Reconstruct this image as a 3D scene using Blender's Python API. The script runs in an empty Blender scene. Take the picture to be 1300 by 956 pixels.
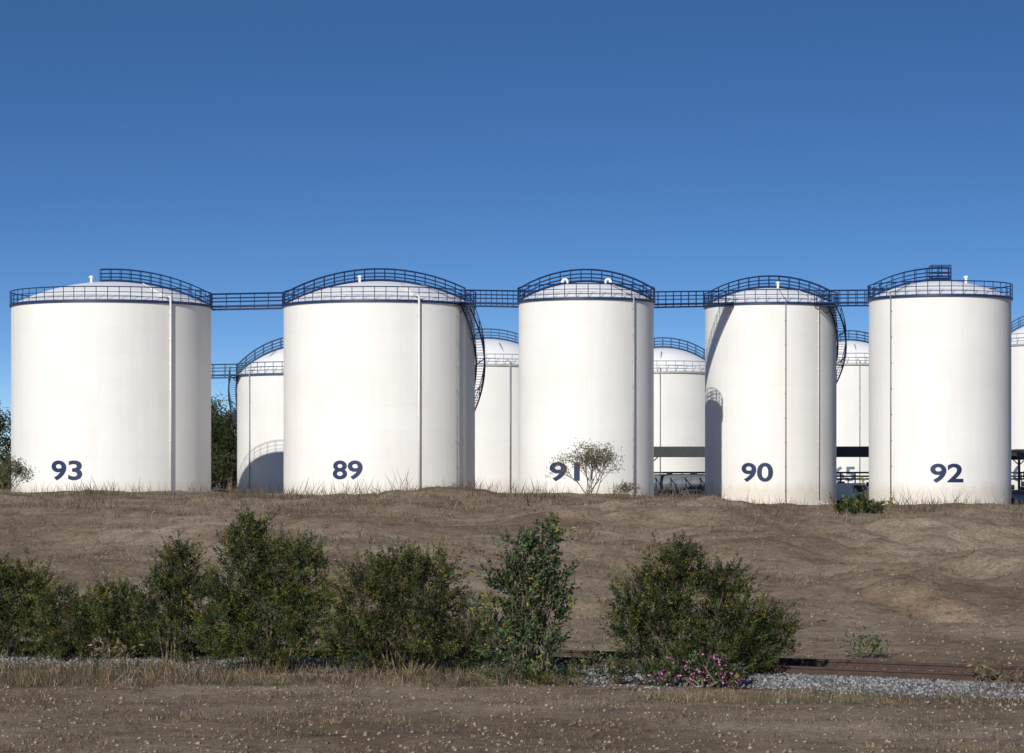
import bpy, bmesh, math, random
import numpy as np
from mathutils import Vector, noise
random.seed(7); rng=np.random.default_rng(7)
sc=bpy.context.scene
F=3400.0; CZ=3.4; HY=600.0
SUN_EL=math.radians(26); SUN_AZ=math.radians(23)
def W(px,py,d): return Vector(((px-650)/F*d, d, CZ-(py-HY)/F*d))
def sstep(a,b,x):
    t=max(0,min(1,(x-a)/(b-a))); return t*t*(3-2*t)

# ------------------------------------------------------------ materials
def newmat(name):
    m=bpy.data.materials.new(name); m.use_nodes=True
    nt=m.node_tree; b=nt.nodes['Principled BSDF']; return m,nt,b
def N(nt,t,**k):
    n=nt.nodes.new(t)
    for a,v in k.items():
        if a in n.inputs: n.inputs[a].default_value=v
        else: setattr(n,a,v)
    return n
def ramp(nt,stops,src):
    r=nt.nodes.new('ShaderNodeValToRGB'); e=r.color_ramp.elements
    while len(e)<len(stops): e.new(0.5)
    for i,(p,c) in enumerate(stops):
        e[i].position=p; e[i].color=(c[0],c[1],c[2],1) if not isinstance(c,float) else (c,c,c,1)
    nt.links.new(src,r.inputs['Fac']); return r.outputs['Color']
def mixc(nt,fac,a,b,mode='MIX'):
    n=nt.nodes.new('ShaderNodeMix'); n.data_type='RGBA'; n.blend_type=mode
    for s,v in ((n.inputs[0],fac),(n.inputs[6],a),(n.inputs[7],b)):
        if isinstance(v,(int,float)): s.default_value=v
        elif isinstance(v,tuple): s.default_value=(v[0],v[1],v[2],1)
        else: nt.links.new(v,s)
    return n.outputs[2]
def simple(name,col,rough=0.6,metal=0.0,var=0.15,scale=3.0):
    m,nt,b=newmat(name)
    tc=N(nt,'ShaderNodeTexCoord'); n=N(nt,'ShaderNodeTexNoise',Scale=scale,Detail=5.0)
    nt.links.new(tc.outputs['Object'],n.inputs['Vector'])
    c0=tuple(x*(1-var) for x in col); c1=tuple(min(1,x*(1+var)) for x in col)
    nt.links.new(ramp(nt,[(0.3,c0),(0.7,c1)],n.outputs['Fac']),b.inputs['Base Color'])
    b.inputs['Roughness'].default_value=rough; b.inputs['Metallic'].default_value=metal
    return m
def paint_mat(name,col):
    m,nt,b=newmat(name); L=nt.links
    uv=N(nt,'ShaderNodeUVMap',uv_map='UVMap')
    br=N(nt,'ShaderNodeTexBrick',Scale=1.0)
    br.inputs['Color1'].default_value=(1,1,1,1); br.inputs['Color2'].default_value=(0.98,0.98,0.98,1)
    br.inputs['Mortar'].default_value=(0.91,0.91,0.91,1); br.inputs['Mortar Size'].default_value=0.018
    br.inputs['Mortar Smooth'].default_value=0.6
    br.inputs['Brick Width'].default_value=7.0; br.inputs['Row Height'].default_value=2.4
    L.new(uv.outputs[0],br.inputs['Vector'])
    mp=N(nt,'ShaderNodeMapping'); mp.inputs['Scale'].default_value=(1.6,0.07,1)
    L.new(uv.outputs[0],mp.inputs['Vector'])
    n1=N(nt,'ShaderNodeTexNoise',Scale=1.0,Detail=6.0,Roughness=0.65); L.new(mp.outputs[0],n1.inputs['Vector'])
    n2=N(nt,'ShaderNodeTexNoise',Scale=0.22,Detail=4.0); L.new(uv.outputs[0],n2.inputs['Vector'])
    c=mixc(nt,1.0,(col),br.outputs['Color'],'MULTIPLY')
    s=ramp(nt,[(0.35,(0.94,0.925,0.90)),(0.6,(1.0,1.0,1.0))],n1.outputs['Fac'])
    c=mixc(nt,0.5,c,s,'MULTIPLY')
    s2=ramp(nt,[(0.3,(0.95,0.94,0.93)),(0.7,(1.0,1.0,1.0))],n2.outputs['Fac'])
    c=mixc(nt,1.0,c,s2,'MULTIPLY')
    sep=N(nt,'ShaderNodeSeparateXYZ'); L.new(uv.outputs[0],sep.inputs[0])
    a=N(nt,'ShaderNodeMath',operation='MULTIPLY_ADD'); L.new(n1.outputs['Fac'],a.inputs[0]); a.inputs[1].default_value=-3.0; L.new(sep.outputs['Y'],a.inputs[2])
    d=ramp(nt,[(0.0,(0.86,0.82,0.76)),(1.0,(1.0,1.0,1.0))],a.outputs[0])
    c=mixc(nt,1.0,c,d,'MULTIPLY')
    L.new(c,b.inputs['Base Color']); b.inputs['Roughness'].default_value=0.62; b.inputs['Specular IOR Level'].default_value=0.3
    bp=N(nt,'ShaderNodeBump',Strength=0.25,Distance=0.05); L.new(br.outputs['Fac'],bp.inputs['Height']); bp.invert=True
    bp2=N(nt,'ShaderNodeBump',Strength=0.25,Distance=0.15); L.new(n2.outputs['Fac'],bp2.inputs['Height']); L.new(bp.outputs[0],bp2.inputs['Normal'])
    L.new(bp2.outputs[0],b.inputs['Normal'])
    return m
M_white=paint_mat('tank_white_paint',(0.78,0.775,0.745))
M_roof=simple('roof_white',(0.86,0.85,0.82),0.5,0,0.03,0.5)
M_pipe=simple('pipe_cream',(0.70,0.68,0.63),0.5,0,0.06)
M_navy=simple('navy_paint',(0.009,0.030,0.10),0.45,0,0.2)
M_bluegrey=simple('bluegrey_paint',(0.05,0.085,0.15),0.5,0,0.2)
M_num=simple('number_paint',(0.002,0.014,0.075),0.6,0,0.1)
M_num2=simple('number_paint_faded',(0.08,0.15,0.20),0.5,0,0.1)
M_steel=simple('galvanised_steel',(0.36,0.36,0.35),0.5,0.1,0.15)
M_conduit=simple('conduit_grey',(0.22,0.22,0.22),0.6,0,0.2)
M_dark=simple('dark_steel',(0.03,0.034,0.038),0.6,0,0.2)
M_sheet=simple('canopy_sheet',(0.10,0.085,0.07),0.6,0,0.2)
M_glass=simple('vehicle_glass',(0.02,0.025,0.03),0.1,0,0.1)
M_tyre=simple('tyre_rubber',(0.02,0.02,0.02),0.8,0,0.1)
M_carw=simple('car_paint_white',(0.7,0.7,0.7),0.3,0,0.03)
M_cars=simple('car_paint_silver',(0.22,0.24,0.27),0.3,0.3,0.03)
M_red=simple('red_paint',(0.45,0.05,0.03),0.5)
M_conc=simple('concrete',(0.38,0.36,0.33),0.9,0,0.15,2)
M_rust=simple('rusty_rail',(0.060,0.034,0.024),0.7,0.2,0.3,8)
M_sleeper=simple('sleeper',(0.17,0.15,0.135),0.9,0,0.3,8)
M_bark=simple('bark',(0.13,0.10,0.07),0.9,0,0.35,10)
def attr_mat(name,rough=0.7,trans=0.25):
    m,nt,b=newmat(name)
    a=N(nt,'ShaderNodeAttribute',attribute_name='Col')
    nt.links.new(a.outputs['Color'],b.inputs['Base Color']); b.inputs['Roughness'].default_value=rough
    b.inputs['Specular IOR Level'].default_value=0.2
    if trans>0:
        t=N(nt,'ShaderNodeBsdfTranslucent'); nt.links.new(a.outputs['Color'],t.inputs['Color'])
        mx=N(nt,'ShaderNodeMixShader'); mx.inputs[0].default_value=trans
        nt.links.new(b.outputs[0],mx.inputs[1]); nt.links.new(t.outputs[0],mx.inputs[2])
        nt.links.new(mx.outputs[0],nt.nodes['Material Output'].inputs['Surface'])
    return m
M_leaf=attr_mat('foliage'); M_grass=attr_mat('dry_grass_straw',0.8,0.2); M_stone=attr_mat('stone',0.9,0.0)

# ------------------------------------------------------------ mesh builder
class MB:
    def __init__(s): s.v=[]; s.f=[]
    def box(s,c,ax,ay,az):
        c=Vector(c); ax=Vector(ax); ay=Vector(ay); az=Vector(az); b=len(s.v)
        for k in (-1,1):
            for j in (-1,1):
                for i in (-1,1): s.v.append(c+ax*i+ay*j+az*k)
        for q in ((0,2,3,1),(4,5,7,6),(0,1,5,4),(2,6,7,3),(0,4,6,2),(1,3,7,5)): s.f.append([b+i for i in q])
    def abox(s,x0,x1,y0,y1,z0,z1): s.box(((x0+x1)/2,(y0+y1)/2,(z0+z1)/2),((x1-x0)/2,0,0),(0,(y1-y0)/2,0),(0,0,(z1-z0)/2))
    def tube(s,p0,p1,r,n=5,r1=None):
        p0=Vector(p0); p1=Vector(p1); d=p1-p0
        if d.length<1e-6: return
        d.normalize(); u=d.cross(Vector((0,0,1)))
        if u.length<0.05: u=d.cross(Vector((1,0,0)))
        u.normalize(); w=d.cross(u); b=len(s.v); r1=r if r1 is None else r1
        for p,rr in ((p0,r),(p1,r1)):
            for i in range(n):
                a=2*math.pi*i/n; s.v.append(p+u*math.cos(a)*rr+w*math.sin(a)*rr)
        for i in range(n):
            j=(i+1)%n; s.f.append([b+i,b+j,b+n+j,b+n+i])
        s.f.append([b+i for i in range(n)][::-1]); s.f.append([b+n+i for i in range(n)])
    def poly(s,pts,r,n=5):
        for a,b in zip(pts[:-1],pts[1:]): s.tube(a,b,r,n)
    def cyl(s,c,axis,r,h,n=16): 
        c=Vector(c); a=Vector(axis).normalized(); s.tube(c-a*h/2,c+a*h/2,r,n)
    def obj(s,name,mat,parent=None,smooth=False):
        me=bpy.data.meshes.new(name); me.from_pydata([tuple(v) for v in s.v],[],s.f); me.materials.append(mat)
        if smooth: me.polygons.foreach_set('use_smooth',[True]*len(me.polygons))
        me.update(); o=bpy.data.objects.new(name,me); sc.collection.objects.link(o)
        if parent: o.parent=parent
        return o
def empty(name,loc=(0,0,0)):
    o=bpy.data.objects.new(name,None); o.location=loc; o.empty_display_size=0.5; sc.collection.objects.link(o); return o
def leaf_mesh(name,C,A,L,Wd,col,mat,parent=None):
    n=len(C); rnd=rng.normal(size=(n,3)); S=np.cross(A,rnd); S/=np.linalg.norm(S,axis=1)[:,None]+1e-9
    L=np.broadcast_to(np.asarray(L),(n,))[:,None]; Wd=np.broadcast_to(np.asarray(Wd),(n,))[:,None]
    V=np.empty((n,4,3)); V[:,0]=C; V[:,1]=C+A*L*0.45+S*Wd/2; V[:,2]=C+A*L; V[:,3]=C+A*L*0.45-S*Wd/2
    me=bpy.data.meshes.new(name); me.vertices.add(4*n); me.vertices.foreach_set('co',V.reshape(-1).astype(np.float32))
    me.loops.add(4*n); me.loops.foreach_set('vertex_index',np.arange(4*n,dtype=np.int32))
    me.polygons.add(n); me.polygons.foreach_set('loop_start',np.arange(0,4*n,4,dtype=np.int32))
    at=me.color_attributes.new('Col','FLOAT_COLOR','POINT')
    cc=np.ones((n,4,4)); cc[:,:,:3]=col[:,None,:]; at.data.foreach_set('color',cc.reshape(-1).astype(np.float32))
    me.materials.append(mat); me.update(calc_edges=True); me.validate()
    o=bpy.data.objects.new(name,me); sc.collection.objects.link(o)
    if parent: o.parent=parent
    return o

# ------------------------------------------------------------ terrain
MOUNDS=[(W(790,690,95),5.0,3.0,0.6),(W(565,640,122),3.5,3,0.42),(W(520,640,124),2.2,3,0.25),(W(860,668,108),4,3,0.4),(W(1020,700,80),3,4,0.55),
        (W(1180,670,95),6,4,0.55),(W(1290,720,72),3,3,0.5),(W(150,700,82),4,3,0.35),(W(400,690,88),6,3,0.35),(W(1080,760,62),3,2.2,0.3),(W(700,720,76),3,2,0.35),(W(1230,655,110),3,3,.35),(W(930,650,118),2.5,3,.35)]
def gz(x,y):
    crest=2.12-0.62*sstep(5,13,x)+0.05*sstep(10,40,-x)
    if y<49: b=0
    elif y<125: b=crest*(1-(1-(y-49)/76)**1.6)
    elif y<148: b=crest
    elif y<195: b=crest+(0.1-crest)*sstep(148,195,y)
    else: b=0.1
    m=sstep(50,60,y)*(1-sstep(150,185,y))
    z=b
    if m>0:
        z+=m*(0.24*noise.noise((x/9,y/12,1.3))+0.25*noise.noise((x/2.6,y/3.5,4.1))+0.16*abs(noise.noise((x/1.0,y/1.2,7.7))))
        rm=sstep(5,10,x)*(1-sstep(90,110,y))
        if rm>0: z-=m*rm*0.42*(1-abs(noise.noise((x/2.4+y/9,y/6,2.2)))*3.2)*.6
        for c,rx,ry,h in MOUNDS:
            q=((x-c.x)/rx)**2+((y-c.y)/ry)**2
            if q<6: z+=h*math.exp(-q)*m*(1+0.5*noise.noise((x/1.2,y/1.2,2)))
    if 5<y<200: z+=0.05*noise.noise((x/0.9,y/0.9,0.3))*(1-sstep(60,80,y)*0.4)
    return z
ys=list(np.arange(22,60,0.22))+list(np.arange(60,140,0.42))
y=140; st=0.6
while y<9000: ys.append(y); st*=1.07; y+=st
y=22; st=0.6; pre=[]
while y>-300: st*=1.25; y-=st; pre.append(y)
ys=pre[::-1]+ys
xs=list(np.arange(-28,28,0.3)); x=28; st=0.4; ext=[]
while x<6000: ext.append(x); st*=1.11; x+=st
xs=[-e for e in ext[::-1]][:-1]+xs+ext
nx=len(xs); ny=len(ys)
V=np.empty((ny,nx,3),dtype=np.float32)
for j,yy in enumerate(ys):
    for i,xx in enumerate(xs): V[j,i]=(xx,yy,gz(xx,yy) if abs(xx)<300 and yy<400 else (0.1 if yy>195 else gz(max(-300,min(300,xx)),yy)))
idx=np.arange(nx*ny).reshape(ny,nx)
faces=np.stack([idx[:-1,:-1],idx[:-1,1:],idx[1:,1:],idx[1:,:-1]],-1).reshape(-1,4)
me=bpy.data.meshes.new('ground'); me.vertices.add(nx*ny); me.vertices.foreach_set('co',V.reshape(-1))
me.loops.add(faces.size); me.loops.foreach_set('vertex_index',faces.reshape(-1).astype(np.int32))
me.polygons.add(len(faces)); me.polygons.foreach_set('loop_start',np.arange(0,faces.size,4,dtype=np.int32))
me.polygons.foreach_set('use_smooth',[True]*len(faces))
me.update(calc_edges=True)
ground=bpy.data.objects.new('ground',me); sc.collection.objects.link(ground)
m,nt,b=newmat('dry_earth'); L=nt.links
tc=N(nt,'ShaderNodeTexCoord')
n1=N(nt,'ShaderNodeTexNoise',Scale=0.16,Detail=8.0,Roughness=0.6); L.new(tc.outputs['Object'],n1.inputs['Vector'])
n2=N(nt,'ShaderNodeTexNoise',Scale=1.1,Detail=9.0,Roughness=0.75); L.new(tc.outputs['Object'],n2.inputs['Vector'])
n3=N(nt,'ShaderNodeTexNoise',Scale=7.0,Detail=6.0,Roughness=0.8); L.new(tc.outputs['Object'],n3.inputs['Vector'])
vo=N(nt,'ShaderNodeTexVoronoi',Scale=6.0); L.new(tc.outputs['Object'],vo.inputs['Vector'])
c1=ramp(nt,[(0.36,(0.28,0.20,0.130)),(0.5,(0.40,0.30,0.20)),(0.64,(0.52,0.405,0.285))],n1.outputs['Fac'])
c2=ramp(nt,[(0.32,(0.48,0.46,0.43)),(0.47,(0.90,0.90,0.90)),(0.70,(1.2,1.17,1.12))],n2.outputs['Fac'])
c=mixc(nt,1.0,c1,c2,'MULTIPLY')
c3=ramp(nt,[(0.32,(0.45,0.43,0.40)),(0.5,(1.0,1.0,1.0)),(0.7,(1.3,1.28,1.24))],n3.outputs['Fac'])
c=mixc(nt,1.0,c,c3,'MULTIPLY')
vs=ramp(nt,[(0.0,1.0),(0.08,1.0),(0.12,0.0)],vo.outputs['Distance'])
mm=N(nt,'ShaderNodeMath',operation='MULTIPLY'); L.new(vs,mm.inputs[0]); L.new(ramp(nt,[(0.58,0.0),(0.68,1.0)],n2.outputs['Fac']),mm.inputs[1])
c=mixc(nt,mm.outputs[0],c,(0.38,0.32,0.25))
L.new(c,b.inputs['Base Color']); b.inputs['Roughness'].default_value=0.95; b.inputs['Specular IOR Level'].default_value=0.1
b1=N(nt,'ShaderNodeBump',Strength=1.0,Distance=0.22); L.new(n2.outputs['Fac'],b1.inputs['Height'])
b2=N(nt,'ShaderNodeBump',Strength=0.9,Distance=0.08); L.new(n3.outputs['Fac'],b2.inputs['Height']); L.new(b1.outputs[0],b2.inputs['Normal'])
L.new(b2.outputs[0],b.inputs['Normal'])
me.materials.append(m)

# ------------------------------------------------------------ tanks
def circ(xl,xr,dist):
    a0=math.atan((xl-650)/F); a1=math.atan((xr-650)/F); a=(a0+a1)/2; h=(a1-a0)/2
    return dist*math.sin(a),dist*math.cos(a),dist*math.sin(h)
def hit(px,X,Y,R):
    dx=(px-650)/F; A=dx*dx+1; B=-2*(dx*X+Y); C=X*X+Y*Y-R*R; D=max(0,B*B-4*A*C)
    t=(-B-math.sqrt(D))/(2*A); lx=t*dx-X; ly=t-Y; return math.atan2(lx,-ly)
ZB=0.1
def P(r,a,z): return Vector((r*math.sin(a),-r*math.cos(a),z))
def storage_tank(xl,xr,dist,yrim,rise,num=None,numbox=None,arch=(-1,1),pipes=(),stair=None,
         vents=(),rail=M_navy,archm=M_navy,nummat=M_num,phi=0.0,archend=False,H=None):
    X,Y,R=circ(xl,xr,dist)
    if H is None: H=CZ+(HY-yrim)/F*(Y-R)-ZB
    e=empty('storage_tank',(X,Y,ZB))
    n=144; zs=[0]+[i*2.4 for i in range(1,20) if i*2.4<H-0.5]+[H]
    me=bpy.data.meshes.new('shell'); vv=[];ff=[];uvs=[]
    for z in zs:
        for i in range(n+1): vv.append(P(R,2*math.pi*i/n,z))
    for k in range(len(zs)-1):
        for i in range(n):
            ff.append((k*(n+1)+i,k*(n+1)+i+1,(k+1)*(n+1)+i+1,(k+1)*(n+1)+i))
            uvs+=[(2*math.pi*R*i/n+X,zs[k]),(2*math.pi*R*(i+1)/n+X,zs[k]),(2*math.pi*R*(i+1)/n+X,zs[k+1]),(2*math.pi*R*i/n+X,zs[k+1])]
    me.from_pydata([tuple(v) for v in vv],[],ff); ul=me.uv_layers.new(name='UVMap')
    for i,u in enumerate(uvs): ul.data[i].uv=u
    me.polygons.foreach_set('use_smooth',[True]*len(ff)); me.materials.append(M_white); me.update()
    o=bpy.data.objects.new('shell',me); sc.collection.objects.link(o); o.parent=e
    RS=(R*R+rise*rise)/(2*rise)
    def dz(r): return H+math.sqrt(max(0,RS*RS-r*r))-(RS-rise)
    d=MB(); K=14; n2=96
    for k in range(K):
        r=R*(1-k/K)
        for i in range(n2): d.v.append(P(r,2*math.pi*i/n2,dz(r)))
    d.v.append(Vector((0,0,dz(0))))
    for k in range(K-1):
        for i in range(n2): j=(i+1)%n2; d.f.append((k*n2+i,k*n2+j,(k+1)*n2+j,(k+1)*n2+i))
    for i in range(n2): d.f.append(((K-1)*n2+i,(K-1)*n2+(i+1)%n2,K*n2))
    d.obj('dome_roof',M_roof,e,True)
    s=MB()
    def ring(mb,r0,r1,z0,z1,n=96):
        b=len(mb.v)
        for i in range(n):
            a=2*math.pi*i/n
            for (r,z) in ((r0,z0),(r1,z0),(r1,z1),(r0,z1)): mb.v.append(P(r,a,z))
        for i in range(n):
            j=(i+1)%n
            for k in range(4): l=(k+1)%4; mb.f.append((b+4*i+k,b+4*j+k,b+4*j+l,b+4*i+l))
    ring(s,R-0.05,R+0.35,-0.15,0.06); s.obj('foundation_ring',M_conc,e)
    g=MB(); Rr=R+0.1
    ring(g,R-0.1,Rr+0.06,H-0.16,H+0.08)
    np_=int(2*math.pi*R/1.05); RH=1.28
    for i in range(np_):
        a=2*math.pi*i/np_; g.tube(P(Rr,a,H),P(Rr,a,H+RH),0.035,4)
    for hh,rr in ((RH,0.05),(RH*0.62,0.032),(RH*0.3,0.03)):
        pts=[P(Rr,2*math.pi*i/96,H+hh) for i in range(97)]; g.poly(pts,rr,4)
    g.obj('rim_railing',rail,e)
    w=MB(); x0,x1=arch[0]*R,arch[1]*R; ca,sa=math.cos(phi),math.sin(phi)
    def Q(s_,o_,h): 
        z=dz(min(R,abs(s_)))+h; return Vector((s_*ca-o_*sa,s_*sa+o_*ca,z))
    ns=max(6,int(abs(x1-x0)/0.95)); RH2=1.25
    for i in range(ns):
        a=x0+(x1-x0)*i/ns; c_=x0+(x1-x0)*(i+1)/ns
        w.f.append([len(w.v)+k for k in range(4)]); w.v+=[Q(a,-.42,.2),Q(c_,-.42,.2),Q(c_,.42,.2),Q(a,.42,.2)]
        for o_ in (-.45,.45):
            w.tube(Q(a,o_,.17),Q(c_,o_,.17),0.075,4)
            w.tube(Q(a,o_,RH2),Q(c_,o_,RH2),0.05,4); w.tube(Q(a,o_,.85),Q(c_,o_,.85),0.03,4); w.tube(Q(a,o_,.5),Q(c_,o_,.5),0.03,4)
            w.tube(Q(a,o_,.0),Q(a,o_,RH2),0.035,4)
    for o_ in (-.45,.45): w.tube(Q(x1,o_,0),Q(x1,o_,RH2),0.04,4)
    for h in (RH2,.85,.5):
        if abs(arch[0])<.9: w.tube(Q(x0,-.45,h),Q(x0,.45,h),.04,4)
        if abs(arch[1])<.9: w.tube(Q(x1,-.45,h),Q(x1,.45,h),.04,4)
    if archend:
        xe=x1-.9; zt=dz(0)
        for dx_ in (-.9,0,.9):
            for oy in (-.8,.8): w.tube((xe+dx_,oy,zt-.05),(xe+dx_,oy,zt+1.45),.045,4)
        for h in (.35,.8,1.45):
            for oy in (-.8,.8): w.tube((xe-.9,oy,zt+h),(xe+.9,oy,zt+h),.04,4)
            for dx_ in (-.9,.9): w.tube((xe+dx_,-.8,zt+h),(xe+dx_,.8,zt+h),.04,4)
    w.obj('roof_walkway',archm,e)
    for (ppx,rad,mat) in pipes:
        a=hit(ppx,X,Y,R); q=MB(); rr=R+0.10+rad
        top=H+0.45
        q.poly([P(rr,a,0.5),P(rr,a,top),P(R-0.6,a,top+0.05),P(R*0.55,a,dz(R*0.55)+0.25)],rad,8)
        z=1.5; bw=.13 if rad>.08 else .07
        while z<H-0.5:
            q.box(P(R+0.07,a,z),Vector((math.cos(a),math.sin(a),0))*bw,P(0.08,a,0),(0,0,.035)); z+=2.4
        q.poly([P(rr,a,.5),P(rr+.5,a,.25),P(rr+1.4,a,.2)],rad,8)
        q.obj('downpipe',mat,e,True)
    if vents:
        q=MB()
        for (vx,kind) in vents:
            s_=vx*R
            if kind=='goose':
                z0=dz(abs(s_)); sg=-1 if vx<0 else 1; base=Vector((s_,-1.2,z0-.12))
                q.tube(base,base+Vector((0,0,.3)),.10,10)
                pts=[base+Vector((sg*0.24*(1-math.cos(t)),0,.3+.22*math.sin(t))) for t in np.linspace(0,math.pi*1.0,8)]
                q.poly(pts,.11,10); q.tube(pts[-1],pts[-1]+Vector((0,0,-.1)),.17,10)
            else:
                z0=dz(abs(s_)); base=Vector((s_,-.9,z0-.1)); q.tube(base,base+Vector((0,0,.6)),.13,10)
                q.tube(base+Vector((0,0,.6)),base+Vector((0,0,.75)),.26,10,.1); q.tube(base+Vector((0,0,.54)),base+Vector((0,0,.6)),.25,10)
        q.obj('roof_vents',M_roof,e,True)
    if stair:
        a_start,sgn,frac=stair; q=MB(); zt=H-.1; rin=R+.12; rout=R+.95; rc=(rin+rout)/2
        nst=int(zt*frac/0.25); da=sgn*0.25/rc
        prev=None
        for i in range(nst):
            a=a_start+i*da; z=zt-i*0.25
            c_=P(rc,a,z); t=Vector((math.cos(a),math.sin(a),0)); nrm=P(1,a,0)
            q.box(c_,t*.14,nrm*((rout-rin)/2),(0,0,.02))
            cur=(P(rin,a,z),P(rout,a,z),P(rout,a,z+1.1),P(rout,a,z+.6),P(rin,a,z+1.1))
            if prev and i%2==0:
                q.tube(prev[0],cur[0],.09,4); q.tube(prev[1],cur[1],.09,4)
                q.tube(prev[2],cur[2],.045,4); q.tube(prev[3],cur[3],.03,4); q.tube(prev[4],cur[4],.035,4)
            if i%2==0: prev=cur
            if i%5==0: q.tube(cur[1],cur[2],.035,4); q.tube(cur[0],P(rin,a,z+1.1),.03,4)
            if i%10==0: q.tube(P(rout,a,z),P(R,a,z-.8),.05,4)
        q.box(P(rc,a_start-2.5*da*1,H),Vector((math.cos(a_start),math.sin(a_start),0))*.7,P(.45,a_start,0),(0,0,.05))
        q.obj('spiral_stair',rail,e)
    if num:
        pxc,pyt,pyb,wpx=numbox; a=hit(pxc,X,Y,R); dd=Y-R*math.cos(a)
        hgt=(pyb-pyt)/F*dd; z0=CZ-(pyb-HY)/F*dd-ZB
        t1=hit(pxc-wpx/2,X,Y,R); t2=hit(pxc+wpx/2,X,Y,R); wid=(t2-t1)*R; ac=(t1+t2)/2
        cu=bpy.data.curves.new('num','FONT'); cu.body=num; cu.size=2.0; cu.offset=0.05; cu.resolution_u=6
        to=bpy.data.objects.new('tmp',cu); sc.collection.objects.link(to)
        dg=bpy.context.evaluated_depsgraph_get(); dg.update(); mt=bpy.data.meshes.new_from_object(to.evaluated_get(dg)); bpy.data.objects.remove(to)
        bm=bmesh.new(); bm.from_mesh(mt)
        X0=min(v.co.x for v in bm.verts); X1=max(v.co.x for v in bm.verts); Y0=min(v.co.y for v in bm.verts); Y1=max(v.co.y for v in bm.verts)
        for k in range(1,24):
            bmesh.ops.bisect_plane(bm,geom=bm.verts[:]+bm.edges[:]+bm.faces[:],plane_co=(X0+(X1-X0)*k/24,0,0),plane_no=(1,0,0))
        for v in bm.verts:
            u=(v.co.x-X0)/(X1-X0)-.5; h=(v.co.y-Y0)/(Y1-Y0); v.co=P(R+.02,ac+u*wid/R,z0+h*hgt)
        bm.to_mesh(mt); bm.free(); mt.materials.clear(); mt.materials.append(nummat)
        o=bpy.data.objects.new('painted_number',mt); sc.collection.objects.link(o); o.parent=e
    return dict(X=X,Y=Y,R=R,H=H,e=e)
T93=storage_tank(14,268,262,381,2.35,'93',(85,584.5,610,39),arch=(-.11,1),pipes=[(215,.10,M_pipe)],vents=[(-.19,'cap')])
T89=storage_tank(360,603,262,381,2.4,'89',(441.5,584.5,609,38),arch=(-1,.9),pipes=[(531,.10,M_pipe),(579,.05,M_conduit)],stair=(math.radians(58),1,.92),vents=[(-.2,'cap')])
T91=storage_tank(658.5,830,250,378,1.8,'91',(717,586.5,611,38),arch=(-1,1),pipes=[(803,.07,M_steel)],vents=[(-.28,'goose'),(.28,'goose')])
T90=storage_tank(895,1062,272,384,1.85,'90',(961.5,587.5,612,40),arch=(-.95,.9),pipes=[(997,.04,M_conduit),(1038,.04,M_pipe)],stair=(math.radians(52),1,.92),vents=[(.1,'cap')])
T92=storage_tank(1103,1284,256,374,1.7,'92',(1202,588.5,613,42),arch=(-1,.14),pipes=[(1132,.05,M_conduit)],vents=[(.35,'cap')],archend=True)
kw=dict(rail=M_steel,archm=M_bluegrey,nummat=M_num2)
TA=storage_tank(301,478,303,474,3.4,stair=(math.radians(-72),-1,.9),pipes=[(318,.05,M_steel)],**{**kw,'rail':M_bluegrey})
TB=storage_tank(530,706,330,463,3.5,pipes=[(647,.07,M_steel)],**kw)
TC=storage_tank(768,915,322,472,3.1,pipes=[(838,.05,M_steel)],**kw)
TD=storage_tank(1005,1150,330,462,3.1,'65',(1072,592,611,28),pipes=[(1091,.05,M_steel)],**kw)
TE=storage_tank(1262,1420,330,436,3.2,'66',(1299,590,611,26),**kw)

def walkway(A,B,z=None,mat=M_navy):
    ca=Vector((A['X'],A['Y'],0)); cb=Vector((B['X'],B['Y'],0)); d=(cb-ca).normalized()
    za=A['H']+ZB; zb=B['H']+ZB
    p0=ca+d*(A['R']+.12); p1=cb-d*(B['R']+.12); p0.z=za if z is None else z; p1.z=zb if z is None else z
    e=empty('elevated_walkway',(p0+p1)/2); o=Vector(e.location); m=MB(); p0-=o; p1-=o
    t=(p1-p0).normalized(); s=Vector((-t.y,t.x,0)).normalized(); Ln=(p1-p0).length
    m.box((p0+p1)/2+Vector((0,0,-.02)),t*Ln/2,s*.42,(0,0,.025))
    for k in (-.5,.5):
        m.box((p0+p1)/2+s*k+Vector((0,0,-.25)),t*Ln/2,s*.05,(0,0,.06)); m.box((p0+p1)/2+s*k+Vector((0,0,.05)),t*Ln/2,s*.04,(0,0,.07))
        for h,r in ((1.25,.05),(.85,.032),(.5,.032)): m.tube(p0+s*k+Vector((0,0,h)),p1+s*k+Vector((0,0,h)),r,4)
        n=max(2,int(Ln/1.15))
        for i in range(n+1):
            q=p0+t*(Ln*i/n)+s*k; m.tube(q+Vector((0,0,-.25)),q+Vector((0,0,1.25)),.035,4)
            if i<n and k>0: m.tube(p0+t*(Ln*i/n)+s*.5+Vector((0,0,-.2)),p0+t*(Ln*(i+1)/n)-s*.5+Vector((0,0,-.2)),.03,4)
    m.obj('deck_and_rails',mat,e)
walkway(T93,T89); walkway(T89,T91); walkway(T91,T90); walkway(T90,T92)
walkway(TA,TB,mat=M_bluegrey); walkway(TB,TC,mat=M_bluegrey)
TF=storage_tank(60,225,300,474,3.2,**kw); walkway(TF,TA,mat=M_bluegrey)

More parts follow.
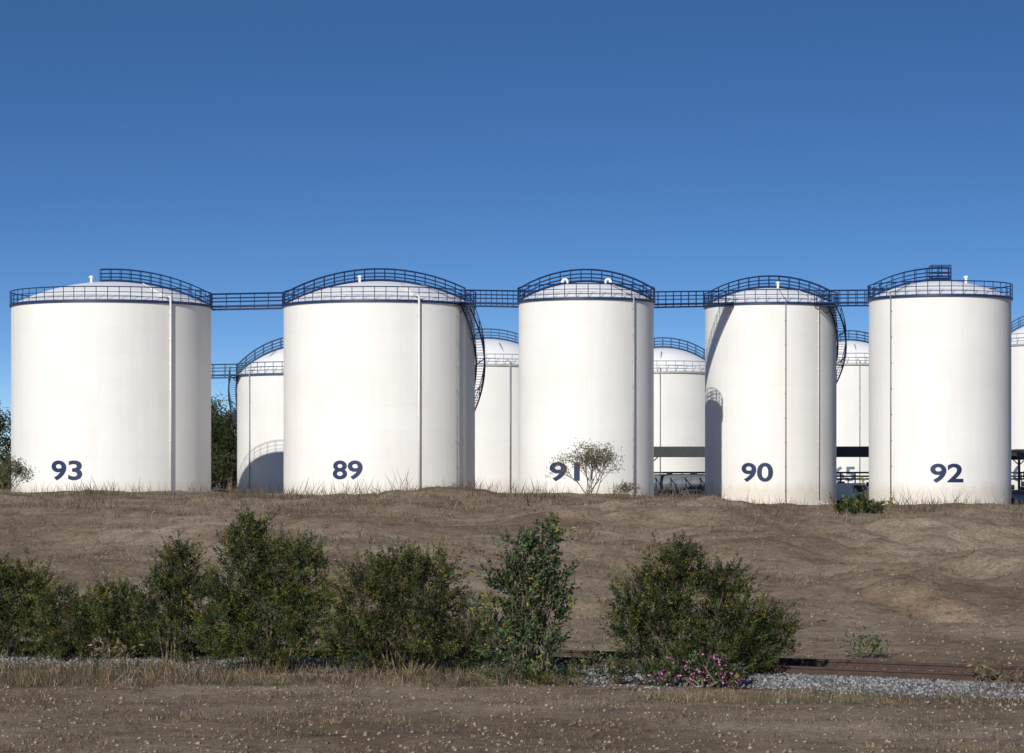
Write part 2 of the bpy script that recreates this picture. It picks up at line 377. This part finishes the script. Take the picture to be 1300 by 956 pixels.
# ------------------------------------------------------------ loading canopy, pipework, vehicles
def canopy(x0,x1,y0,y1,z):
    e=empty('loading_canopy',((x0+x1)/2,(y0+y1)/2,ZB)); hx=(x1-x0)/2; hy=(y1-y0)/2
    r=MB(); n=int(2*hx/.3)
    r.abox(-hx,hx,-hy,hy,z,z+.08)
    for i in range(n): r.tube((-hx+.15+i*.3,-hy-.05,z+.14),(-hx+.15+i*.3,hy+.05,z+.14),.07,4)
    r.obj('roof_sheet',M_sheet,e)
    f=MB()
    f.abox(-hx,hx,-hy-.1,-hy,z-.9,z+.05); f.abox(-hx,hx,hy,hy+.1,z-.9,z+.05)
    k=int(2*hx/5)
    for i in range(k+1):
        xx=-hx+.3+i*(2*hx-.6)/k
        for yy in (-hy+.3,hy-.3):
            f.abox(xx-.12,xx+.12,yy-.12,yy+.12,-.1,z-.02)
        f.abox(xx-.08,xx+.08,-hy+.01,hy-.01,z-.5,z-.1)
        f.tube((xx,-hy+.3,z-1.5),(xx+1.3,-hy+.3,z-.3),.06,4); f.tube((xx,-hy+.3,z-1.5),(xx-1.3,-hy+.3,z-.3),.06,4)
    f.obj('frame',M_dark,e)
    p=MB()
    for zz in (2.6,2.9,3.3): p.tube((-hx,hy-.8,zz),(hx,hy-.8,zz),.11,6)
    for i in range(int(2*hx/1.6)):
        xx=-hx+.8+i*1.6; p.tube((xx,hy-.8,.2),(xx,hy-.8,3.3),.08,6); p.tube((xx,hy-.8,2.6),(xx,-hy+1.5,2.7),.07,6); p.tube((xx,-hy+1.5,2.7),(xx,-hy+1.5,1.6),.06,6)
        hh=1.4+.5*math.sin(i*2.3)
        p.abox(xx-.5,xx+.5,hy-1.5,hy-.4,.1,hh); p.cyl((xx,hy-1.1,hh+.3),(1,0,0),.28,.8,10)
    p.obj('loading_pipework',M_dark,e)
canopy(W(822,0,290).x,W(905,0,290).x,286,295,5.9)
canopy(W(1045,0,290).x,W(1125,0,290).x,286,295,5.9)
canopy(W(1282,0,290).x,W(1400,0,290).x,286,295,5.6)
def vehicle(name,loc,rot,paint,van=False):
    e=empty(name,loc); e.rotation_euler=(0,0,rot)
    if van: prof=[(-2.4,.35),(-2.45,1.0),(-2.3,2.1),(-2.1,2.2),(1.0,2.2),(1.75,1.3),(2.4,1.05),(2.45,.35)]; win=[(-.2,1.25),(-.2,1.95),(.95,1.95),(1.5,1.3)]
    else: prof=[(-2.1,.3),(-2.15,.85),(-2.0,1.0),(-1.55,1.42),(-.9,1.5),(.2,1.48),(.95,1.0),(1.9,.85),(2.1,.6),(2.1,.3)]; win=[(-1.6,1.0),(-1.35,1.37),(.15,1.4),(.7,1.02)]
    m=MB(); n=len(prof)
    for s,k in ((-.86,1),(.86,1)):
        for (a,z) in prof: m.v.append(Vector((a,s*(0.86 if z>1.1 else 1.0),z)))
    m.f.append(list(range(n))); m.f.append([n+i for i in range(n)][::-1])
    for i in range(n): j=(i+1)%n; m.f.append([i,n+i,n+j,j])
    m.obj('body',paint,e)
    g=MB()
    for s in (-.80,.80):
        b=len(g.v)
        for a,z in win: g.v.append(Vector((a,s*1.09,z)))
        g.f.append([b,b+1,b+2,b+3])
    g.v+= [Vector((.98 if van else .25,-.65,2.1 if van else 1.46)),Vector((.98 if van else .25,.65,2.1 if van else 1.46)),Vector((1.76 if van else .95,.7,1.33 if van else 1.03)),Vector((1.76 if van else .95,-.7,1.33 if van else 1.03))]
    b=len(g.v)-4; g.f.append([b,b+1,b+2,b+3])
    g.obj('windows',M_glass,e)
    t=MB()
    for a in (-1.35,1.35):
        for s in (-.8,.8): t.cyl((a,s,.33),(0,1,0),.33,.22,14)
    t.obj('wheels',M_tyre,e)
def place(name,px,d,rot,mat,van=False):
    w=W(px,0,d); vehicle(name,(w.x,d,ZB),rot,mat,van)
place('parked_car',288,296,0.1,M_carw)
place('parked_car',852,282,0.2,M_cars); place('parked_car',886,283,0.0,M_carw); place('parked_van',1084,283,0.1,M_carw,True)
place('parked_car',1296,283,0.2,M_cars)
def tank_truck(px,d):
    w=W(px,0,d); e=empty('tank_truck',(w.x,d,ZB))
    c=MB(); c.cyl((-1.5,0,2.1),(1,0,0),1.05,7.5,20); c.tube((-5.25,0,2.1),(-5.5,0,2.1),1.05,20,.7); c.tube((2.25,0,2.1),(2.5,0,2.1),1.05,20,.7)
    for k in (-4,-1.5,1): c.cyl((k,0,3.2),(0,0,1),.3,.15,10)
    c.obj('tank_body',M_cars,e,False)
    k=MB(); k.v+=[Vector(v) for v in [(3,-1.2,.6),(5.1,-1.2,.6),(5.1,-1.2,1.8),(4.8,-1.2,3.0),(3,-1.2,3.1),(3,1.2,.6),(5.1,1.2,.6),(5.1,1.2,1.8),(4.8,1.2,3.0),(3,1.2,3.1)]]
    k.f+=[[0,1,2,3,4],[9,8,7,6,5]]+[[i,i+5,(i+1)%5+5,(i+1)%5] for i in range(5)]
    k.obj('cab',M_carw,e)
    g=MB(); g.abox(3.6,4.6,-1.22,1.22,1.9,2.7); g.obj('cab_windows',M_glass,e)
    h=MB(); h.abox(-5.3,4.9,-.5,.5,.7,1.0); h.obj('chassis',M_dark,e)
    t=MB()
    for a in (-4.6,-3.4,-2.2,2.4,4.2):
        for s in (-1,1): t.cyl((a,s,.5),(0,1,0),.5,.3,14)
    t.obj('wheels',M_tyre,e)
tank_truck(868,290)
p=MB(); p.tube((0,0,0),(0,0,1.5),.12,8); p.tube((-.3,0,1.1),(.3,0,1.1),.1,8); p.tube((0,0,1.5),(0,0,1.65),.16,8,.05)
o=p.obj('fire_hydrant',M_red); w_=W(300,0,280); o.location=(w_.x-.2,280,ZB)

# ------------------------------------------------------------ railway
RP=[(-80,62),(-30,51.5),(-14,50.0),(-6,48.9),(-.6,47.6),(3.7,45.3),(7.95,42.9),(16,37.8),(40,21)]
def cat(t):
    i=int(t); i=min(i,len(RP)-2); f=t-i
    p=[RP[max(0,i-1)],RP[i],RP[i+1],RP[min(len(RP)-1,i+2)]]
    return [0.5*((2*p[1][k])+(-p[0][k]+p[2][k])*f+(2*p[0][k]-5*p[1][k]+4*p[2][k]-p[3][k])*f*f+(-p[0][k]+3*p[1][k]-3*p[2][k]+p[3][k])*f**3) for k in (0,1)]
raw=[Vector((*cat(t),0)) for t in np.linspace(0,len(RP)-1.001,900)]
path=[raw[0]]; acc=0
for a_,b_ in zip(raw[:-1],raw[1:]):
    acc+=(b_-a_).length
    if acc>=.3: path.append(b_); acc=0
def frame(i):
    a_=path[max(0,i-1)]; b_=path[min(len(path)-1,i+1)]; t=(b_-a_).normalized(); return t,Vector((-t.y,t.x,0))
rt=empty('railway_track',(0,0,0))
r=MB()
for i in range(len(path)-1):
    t0,s0=frame(i); t1,s1=frame(i+1)
    for k in (-.84,.84):
        for (hw,z0,z1) in ((.036,.20,.235),(.012,.11,.20),(.07,.095,.11)):
            b0=len(r.v)
            for pp,ss in ((path[i],s0),(path[i+1],s1)):
                for q,z in ((-hw,z0),(hw,z0),(hw,z1),(-hw,z1)): r.v.append(pp+ss*(k+q)+Vector((0,0,z)))
            for q in range(4): r.f.append([b0+q,b0+(q+1)%4,b0+4+(q+1)%4,b0+4+q])
r.obj('rails',M_rust,rt)
r=MB()
for i in range(0,len(path),2):
    t0,s0=frame(i); r.box(path[i]+Vector((0,0,.035)),s0*1.3,t0*.12,(0,0,.055))
r.obj('sleepers',M_sleeper,rt)
r=MB()
for i in range(len(path)):
    t0,s0=frame(i)
    for q,z in ((-2.9,-.06),(-1.8,.078),(1.7,.078),(2.4,-.05)): r.v.append(path[i]+s0*q+Vector((0,0,z)))
for i in range(len(path)-1):
    for q in range(3): r.f.append([4*i+q,4*i+4+q,4*i+5+q,4*i+1+q])
M_bal=simple('ballast',(0.18,0.175,0.17),.95,0,.5,14)
r.obj('ballast_bed',M_bal,rt)
def stones(name,C,S,col):
    n=len(C); base=np.array([(1,0,0),(-1,0,0),(0,1,0),(0,-1,0),(0,0,.7),(0,0,-.7)],float)
    ang=rng.uniform(0,6.28,n); ca,sa=np.cos(ang),np.sin(ang)
    B=base[None]*S[:,None,None]*rng.uniform(.6,1.3,(n,6,1))
    B=B+rng.normal(size=B.shape)*S[:,None,None]*.12
    Vv=np.empty_like(B); Vv[...,0]=B[...,0]*ca[:,None]-B[...,1]*sa[:,None]; Vv[...,1]=B[...,0]*sa[:,None]+B[...,1]*ca[:,None]; Vv[...,2]=B[...,2]
    Vv+=C[:,None,:]
    fb=np.array([(0,2,4),(2,1,4),(1,3,4),(3,0,4),(2,0,5),(1,2,5),(3,1,5),(0,3,5)])
    Fc=(fb[None]+6*np.arange(n)[:,None,None]).reshape(-1,3)
    me=bpy.data.meshes.new(name); me.vertices.add(6*n); me.vertices.foreach_set('co',Vv.reshape(-1).astype(np.float32))
    me.loops.add(Fc.size); me.loops.foreach_set('vertex_index',Fc.reshape(-1).astype(np.int32)); me.polygons.add(len(Fc)); me.polygons.foreach_set('loop_start',np.arange(0,Fc.size,3,dtype=np.int32))
    at=me.color_attributes.new('Col','FLOAT_COLOR','POINT'); cc=np.ones((n,6,4)); cc[:,:,:3]=col[:,None,:]; at.data.foreach_set('color',cc.reshape(-1).astype(np.float32))
    me.materials.append(M_stone); me.update(calc_edges=True); o=bpy.data.objects.new(name,me); sc.collection.objects.link(o); return o
C=[];vis=[i for i in range(len(path)) if -14<path[i].x<13]
for _ in range(52000):
    i=random.choice(vis); t0,s0=frame(i); q=random.gauss(-.3,1.5)
    if q>2.6 or q<-3.8: continue
    if q<-2.7 and noise.noise((path[i].x/1.5,q,1))<.05: continue
    p_=path[i]+s0*q+t0*random.uniform(-.2,.2); z=.082 if -1.8<q<1.7 else (.075-(-q-1.8)*.123 if -2.5<q<0 else (.075-(q-1.7)*.17 if 0<q<2.2 else 0))
    C.append((p_.x,p_.y,max(z,0)+.012))
C=np.array(C); g_=rng.uniform(.08,.36,len(C))[:,None]
stones('ballast_gravel',C,rng.uniform(.022,.048,len(C)),g_*np.array([1,.98,.96]))
C=[]
for _ in range(9000):
    d=28+100*random.random()**1.8; xx=random.uniform(-.21,.21)*d; C.append((xx,d,gz(xx,d)+.008))
C=np.array(C); g_=rng.uniform(.14,.34,len(C))[:,None]
stones('scattered_stones',C,rng.uniform(.012,.034,len(C))*(1+C[:,1]/140),g_*np.array([1,.80,.62]))

# ------------------------------------------------------------ foliage
def unit(a): return a/(np.linalg.norm(a,axis=1)[:,None]+1e-9)
def bush(name,lobes,d,base,density=1.0,col=(.07,.088,.03),leaf=(.055,.015),sprig=.36,nl=40,upb=.75,stems=True,colvar=.3,extra=None,thick=.45,hair=.06):
    bp=W(base,0,d); bz=gz(bp.x,d); e=empty(name,(bp.x,d,bz)); org=np.array([bp.x,d,bz])
    Cs=[];As=[];Cl=[]; mb=MB(); k=d/F; colb=np.array(col)
    for (px,py,rx,ry) in lobes:
        c=np.array(W(px,py,d)); dd=random.uniform(-.4,.4)*rx*k*thick*2; c[1]+=dd; R3=np.array([rx*k,max(.25,rx*k*.85),ry*k])
        n=int(density*165*(R3[0]*R3[2]/(.3)))+30
        u=unit(rng.normal(size=(n,3))); rad=rng.uniform(.15,1,n)**.45*(1+.13*rng.normal(size=n))
        lump=np.array([noise.noise(Vector(q)*2.8+Vector((px*.1,py*.1,0))) for q in u])
        rad=rad*(1+.5*lump)
        p0=c+u*R3*rad[:,None]
        keep=p0[:,2]>bz+.02; p0=p0[keep]; u=u[keep]; rad=rad[keep]; lump=lump[keep]; n=len(p0)
        ax=unit(u*np.array([.9,.9,.4])+np.array([0,0,upb])+rng.normal(size=(n,3))*.4)
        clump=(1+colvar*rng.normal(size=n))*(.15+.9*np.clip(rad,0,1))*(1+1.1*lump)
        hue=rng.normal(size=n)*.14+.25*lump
        sl=sprig*rng.uniform(.35,1.05,n)*(1+1.0*(rng.random(n)<hair))
        t=rng.uniform(0,1,(n,nl))
        wob=.045*(1-t)[:,:,None]
        pos=p0[:,None,:]+ax[:,None,:]*(t*sl[:,None])[:,:,None]+rng.normal(size=(n,nl,3))*wob
        rr=rng.normal(size=(n,nl,3)); la=ax[:,None,:]*.8+rr*.55
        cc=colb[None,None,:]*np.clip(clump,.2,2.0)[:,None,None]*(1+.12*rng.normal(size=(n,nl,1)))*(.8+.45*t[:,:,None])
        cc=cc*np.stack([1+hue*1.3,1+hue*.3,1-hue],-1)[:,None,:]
        Cs.append(pos.reshape(-1,3)-org); As.append(unit(la.reshape(-1,3))); Cl.append(np.clip(cc.reshape(-1,3),.004,.6))
        if stems:
            for _ in range(3):
                a=Vector((random.uniform(-.25,.25)+(c[0]-org[0])*.35,random.uniform(-.2,.2),0)); tip=Vector(c-org)+Vector(random.uniform(-1,1)*v*.5 for v in R3)
                mid=a.lerp(tip,.5)+Vector((random.uniform(-.1,.1),random.uniform(-.1,.1),.1)); mb.tube(a,mid,.022,5,.014); mb.tube(mid,tip,.014,5,.005)
                for _k in range(2):
                    q=mid.lerp(tip,random.random()); mb.tube(q,q+Vector((random.uniform(-.25,.25),random.uniform(-.25,.25),random.uniform(.1,.4))),.006,3,.003)
    C=np.concatenate(Cs);A=np.concatenate(As);K=np.concatenate(Cl); n=len(C)
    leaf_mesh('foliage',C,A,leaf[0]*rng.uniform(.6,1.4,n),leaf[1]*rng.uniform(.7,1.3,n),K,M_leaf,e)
    if stems: mb.obj('stems',M_bark,e)
    if extra:
        cnt,fc,sz,zone=extra; ii=rng.integers(0,n,cnt*6); q=C[ii]
        if zone is not None: q=q[(q[:,2]>zone[0])&(q[:,2]<zone[1])]
        q=q[:cnt]; q=np.repeat(q,5,0)+rng.normal(size=(len(q)*5,3))*sz*.4+np.array([0,-.05,0])
        leaf_mesh('flowers',q,unit(rng.normal(size=q.shape)),sz,sz*.6,np.array(fc)[None]*rng.uniform(.6,1.2,(len(q),1)),M_leaf,e)
    return e
TAM=(.068,.084,.024)
bush('tamarisk_bush',[(8,772,48,46),(38,748,26,30),(-35,765,50,55),(25,808,48,32),(-10,738,24,24)],48,5,col=TAM)
bush('tamarisk_bush',[(88,800,42,36),(130,785,42,32),(168,795,40,36),(110,820,55,24),(185,820,40,24),(75,768,20,20),(150,760,18,16)],47.5,130,col=(.078,.092,.028))
bush('tamarisk_bush',[(225,735,28,32),(203,765,26,32),(242,775,34,44),(230,815,38,26),(228,710,13,14)],47,228,col=(.06,.076,.023))
bush('tamarisk_bush',[(320,704,32,32),(355,735,50,46),(298,750,36,48),(335,790,66,50),(388,775,34,46),(316,678,16,18),(384,712,22,22),(286,800,30,38),(345,822,68,24)],45.5,340,col=(.072,.088,.024))
bush('tamarisk_bush',[(488,740,50,30),(530,762,56,46),(460,770,38,42),(505,812,78,38),(590,805,36,34),(452,822,38,28),(550,725,20,18),(505,716,18,16),(575,832,44,22)],45,510,col=(.067,.078,.024))
bush('wild_tobacco_shrub',[(665,715,22,30),(692,692,12,20),(648,750,28,28),(687,762,32,32),(643,792,24,24),(690,802,34,32),(658,832,44,24),(702,735,15,18)],44,668,density=.34,col=(.085,.115,.052),leaf=(.08,.032),sprig=.42,nl=24,upb=.8,colvar=.25,extra=(60,(.5,.40,.05),.04,None))
bush('tamarisk_bush',[(848,730,34,28),(885,765,60,42),(820,775,40,38),(945,800,46,36),(840,822,55,38),(910,830,66,34),(965,820,38,32),(797,795,20,28),(866,708,14,14),(922,745,26,24),(985,802,22,18)],43.8,880,col=(.058,.072,.021),extra=(90,(.42,.34,.04),.035,(1.0,2.2)))
bush('oleander_bush',[(870,852,26,12),(905,850,28,12),(845,860,18,9),(925,862,20,9)],42.4,885,density=.5,col=(.07,.10,.04),leaf=(.08,.022),sprig=.22,nl=18,extra=(110,(.66,.26,.44),.05,None))
bush('leafy_weed_shrub',[(640,858,36,10),(700,860,36,11),(760,853,42,14),(810,856,28,12)],42.8,720,density=.4,col=(.10,.11,.045),leaf=(.07,.02),sprig=.24,nl=18,stems=False)
bush('green_shrub',[(1075,657,22,13),(1105,657,20,12),(1090,650,22,12)],112,1090,density=.22,col=(.09,.11,.038),leaf=(.16,.05),sprig=.6,nl=36,upb=1.0)
def spindly(name,px,py0,h_px,w_px,d,lc,nleaf=900,seed=1,ns=4):
    random.seed(seed)
    b0=W(px,0,d); bz=gz(b0.x,d); e=empty(name,(b0.x,d,bz)); k=d/F; mb=MB(); pts=[]
    def rec(p,dr,L,r,dep):
        q=p+dr*L; mb.tube(p,q,r,4,r*.65)
        if dep<=2: pts.append(q)
        if dep==0: return
        for _ in range(random.choice((2,3,3))):
            nd=(dr+Vector((random.gauss(0,.42)*w_px/h_px*1.5,random.gauss(0,.4),random.gauss(.05,.25)))).normalized()
            rec(p.lerp(q,random.uniform(.6,1)),nd,L*random.uniform(.6,.85),r*.65,dep-1)
    H_=h_px*k
    for i in range(ns): rec(Vector((random.uniform(-.3,.3),0,-.05)),Vector((random.uniform(-.9,.9)*w_px/h_px,random.uniform(-.2,.2),1)).normalized(),H_*.33,H_*.009,4)
    mb.obj('branches',M_bark,e)
    P_=np.array([tuple(p) for p in pts]); ii=rng.integers(0,len(P_),nleaf); q=P_[ii]+rng.normal(size=(nleaf,3))*.1
    leaf_mesh('leaves',q,unit(rng.normal(size=(nleaf,3))+np.array([0,0,.4])),.12,.04,np.array(lc)[None]*rng.uniform(.6,1.4,(nleaf,1)),M_leaf,e)
spindly('spindly_shrub',748,638,80,80,124,(.16,.15,.08),2400,11,9)
spindly('spindly_shrub',6,632,62,55,126,(.12,.13,.06),2200,3)
spindly('spindly_shrub',797,638,25,22,122,(.14,.13,.07),500,4)
spindly('dry_weed_plant',1268,850,50,40,42,(.2,.16,.09),90,5)
spindly('dry_weed_plant',1292,850,40,30,41,(.2,.16,.09),60,8)
spindly('dry_weed_plant',130,845,50,40,46,(.2,.16,.09),80,6)
spindly('dry_weed_plant',1100,820,32,24,49,(.10,.13,.05),160,9)
random.seed(99)
# dry grass
Cg=[];Ag=[];Lg=[];Wg=[];Kg=[]
def tuft(x,d,h,n,w,green=0,spread=.12,dark=1.0):
    z=gz(x,d); pale=random.uniform(.55,1.05)*dark
    c=np.array([.36,.27,.17])*pale if not green else np.array([.12,.14,.055])*pale
    if random.random()<.4 and not green: c=np.array([.16,.115,.075])*pale
    p=rng.normal(size=(n,3))*spread*np.array([1,1,0])+np.array([x,d,z-.01])
    a=unit(rng.normal(size=(n,3))*.5+np.array([0,0,1.0]))
    Cg.append(p);Ag.append(a);Lg.append(h*rng.uniform(.5,1.25,n));Wg.append(np.full(n,w)*rng.uniform(.6,1.3,n));Kg.append(np.clip(c[None]*rng.uniform(.7,1.25,(n,1)),.01,.8))
for _ in range(6000): # foreground verge
    d=random.uniform(28,44.3); x=random.uniform(-.2,.2)*d
    v=noise.noise((x/2.2,d/1.5,9))+.5*noise.noise((x/.7,d/.7,2)); right=sstep(-1,2,x)
    if v<.05+.1*right and random.random()<.88: continue
    if right>.5 and d>40.8: continue
    tuft(x,d,random.uniform(.03,.14),random.randint(6,12),.009,green=random.random()<.12,dark=.85)
for _ in range(1500):
    x=random.uniform(-11,1); d=random.uniform(42.4,46.8); tuft(x,d,random.uniform(.08,.32),10,.011,green=random.random()<.2,dark=.8)
for _ in range(200):
    px=random.uniform(800,1300); tuft((px-650)/F*41.2,random.uniform(39.0,41.2),random.uniform(.08,.22),9,.011,green=random.random()<.35)
for _ in range(13000): # slope
    d=51.5+77*random.random()**.8; x=random.uniform(-.215,.215)*d
    v=noise.noise((x/5,d/7,3))+.7*noise.noise((x/1.3,d/1.8,5)); right=sstep(4,12,x)*(1-sstep(100,115,d))
    if v<.16+.26*right and random.random()<.93: continue
    tuft(x,d,random.uniform(.06,.24)*(1+.8*(random.random()<.12)),random.randint(4,9),.011+d*.00011,green=random.random()<.06,spread=.2,dark=.85)
for _ in range(3000): # crest
    d=random.uniform(102,140); x=random.uniform(-.2,.2)*d
    v=noise.noise((x/3,d/6,3))
    if v<0.05 and random.random()<.7: continue
    tuft(x,d,random.uniform(.15,.45)*(1+.8*max(0,v)),random.randint(4,8),.02,green=random.random()<.08,spread=.3,dark=.75)
for _ in range(650): # tall weeds on the crest
    x=random.uniform(-26,26); d=random.uniform(116,135)
    if noise.noise((x/2.2,7,1))<-.05: continue
    tuft(x,d,random.uniform(.4,1.2),5,.024,spread=.2,dark=.65)
for _ in range(1500): # tank pad
    x=random.uniform(-55,55); d=random.uniform(200,245); tuft(x,d,random.uniform(.15,.45),6,.04,spread=.4)
leaf_mesh('dry_grass',np.concatenate(Cg),np.concatenate(Ag),np.concatenate(Lg),np.concatenate(Wg),np.concatenate(Kg),M_grass)

def tree(name,x,d,H,Wd,n=9000):
    e=empty(name,(x,d,ZB)); mb=MB(); C=[];A=[];K=[]
    mb.tube((0,0,-.2),(0.2,0,H*.35),.45,8,.3); mb.tube((0.2,0,H*.35),(-.1,0,H*.8),.3,8,.1)
    nc=46
    for i in range(nc):
        t=random.random(); z=H*(.18+.76*t); rr=Wd*(.35+.65*math.sin(math.pi*min(1,.15+t*.8)))*random.random()**.5; a=random.uniform(0,6.28)
        c=np.array([rr*math.cos(a),rr*math.sin(a),z]); mb.tube((0,0,z*.75),tuple(c),.12,5,.03)
        m=n//nc; s=H*.085*random.uniform(.7,1.3); q=c+rng.normal(size=(m,3))*s*np.array([1,1,.8])*.62
        C.append(q);A.append(unit(rng.normal(size=(m,3))+np.array([0,0,-.5])));K.append(np.array([.05,.062,.028])[None]*rng.uniform(.5,1.4,(m,1))*random.uniform(.6,1.35))
    C=np.concatenate(C);n=len(C); leaf_mesh('crown',C,np.concatenate(A),rng.uniform(.3,.6,n),rng.uniform(.14,.24,n),np.concatenate(K),M_leaf,e); mb.obj('trunk_and_limbs',M_bark,e)
for px,d,H,Wd in ((-14,420,15.5,5),(-60,440,17,6),(262,430,15.5,5),(292,425,14.2,5),(318,440,15,5),(240,450,15,5),(-110,430,16,6)):
    tree('eucalyptus_tree',W(px,0,d).x,d,H,Wd,11000)
C=[];A=[];K=[]
for _ in range(1500):
    x=random.uniform(-420,420); d=random.uniform(520,560); h=5.0+2.4*noise.noise((x/14,0,0))+1.5*noise.noise((x/4,0,3))
    m_=26; q=np.array([x,d,ZB])+np.stack([rng.normal(size=m_)*1.8,rng.normal(size=m_)*1.8,rng.uniform(0,1,m_)*h],-1)
    C.append(q);A.append(unit(rng.normal(size=(m_,3))));K.append(np.array([.05,.06,.03])[None]*rng.uniform(.5,1.4,(m_,1)))
C=np.concatenate(C); leaf_mesh('distant_tree_line',C,np.concatenate(A),1.6,.9,np.concatenate(K),M_leaf)

# ------------------------------------------------------------ light, sky, camera
w=bpy.data.worlds.new('World'); sc.world=w; w.use_nodes=True; nt=w.node_tree; L=nt.links; bg=nt.nodes['Background']
sky=nt.nodes.new('ShaderNodeTexSky'); sky.sky_type='NISHITA'; sky.sun_disc=False; sky.sun_elevation=SUN_EL; sky.sun_rotation=math.pi+SUN_AZ
sky.air_density=1.0; sky.dust_density=0.5; sky.ozone_density=3.0; sky.altitude=0
tc=N(nt,'ShaderNodeTexCoord'); sp=N(nt,'ShaderNodeSeparateXYZ'); L.new(tc.outputs['Generated'],sp.inputs[0])
ma=N(nt,'ShaderNodeMath',operation='MULTIPLY_ADD'); L.new(sp.outputs['Z'],ma.inputs[0]); ma.inputs[1].default_value=4.2; ma.inputs[2].default_value=0.03
cb=N(nt,'ShaderNodeCombineXYZ'); L.new(sp.outputs['X'],cb.inputs[0]); L.new(sp.outputs['Y'],cb.inputs[1]); L.new(ma.outputs[0],cb.inputs[2])
vn=N(nt,'ShaderNodeVectorMath',operation='NORMALIZE'); L.new(cb.outputs[0],vn.inputs[0]); L.new(vn.outputs[0],sky.inputs['Vector'])
hs=N(nt,'ShaderNodeHueSaturation',Hue=0.506,Saturation=1.23,Value=1.25); L.new(sky.outputs[0],hs.inputs['Color'])
L.new(hs.outputs[0],bg.inputs['Color']); bg.inputs['Strength'].default_value=0.10
sl=bpy.data.lights.new('sun','SUN'); sl.energy=4.3; sl.angle=math.radians(.5); sl.color=(1,.96,.89)
so=bpy.data.objects.new('sun',sl); sc.collection.objects.link(so); so.location=(-40,-60,80)
v=Vector((math.sin(SUN_AZ)*math.cos(SUN_EL),math.cos(SUN_AZ)*math.cos(SUN_EL),-math.sin(SUN_EL))); so.rotation_euler=v.to_track_quat('-Z','Y').to_euler()
cam=bpy.data.cameras.new('camera'); co=bpy.data.objects.new('camera',cam); sc.collection.objects.link(co)
co.location=(0,0,CZ); co.rotation_euler=(math.pi/2,0,0); cam.sensor_width=36; cam.lens=36*F/1300; cam.shift_y=(HY-478)/1300; cam.clip_end=20000; cam.clip_start=.5
sc.camera=co
sc.view_settings.view_transform='Standard'; sc.view_settings.look='None'; sc.view_settings.exposure=0
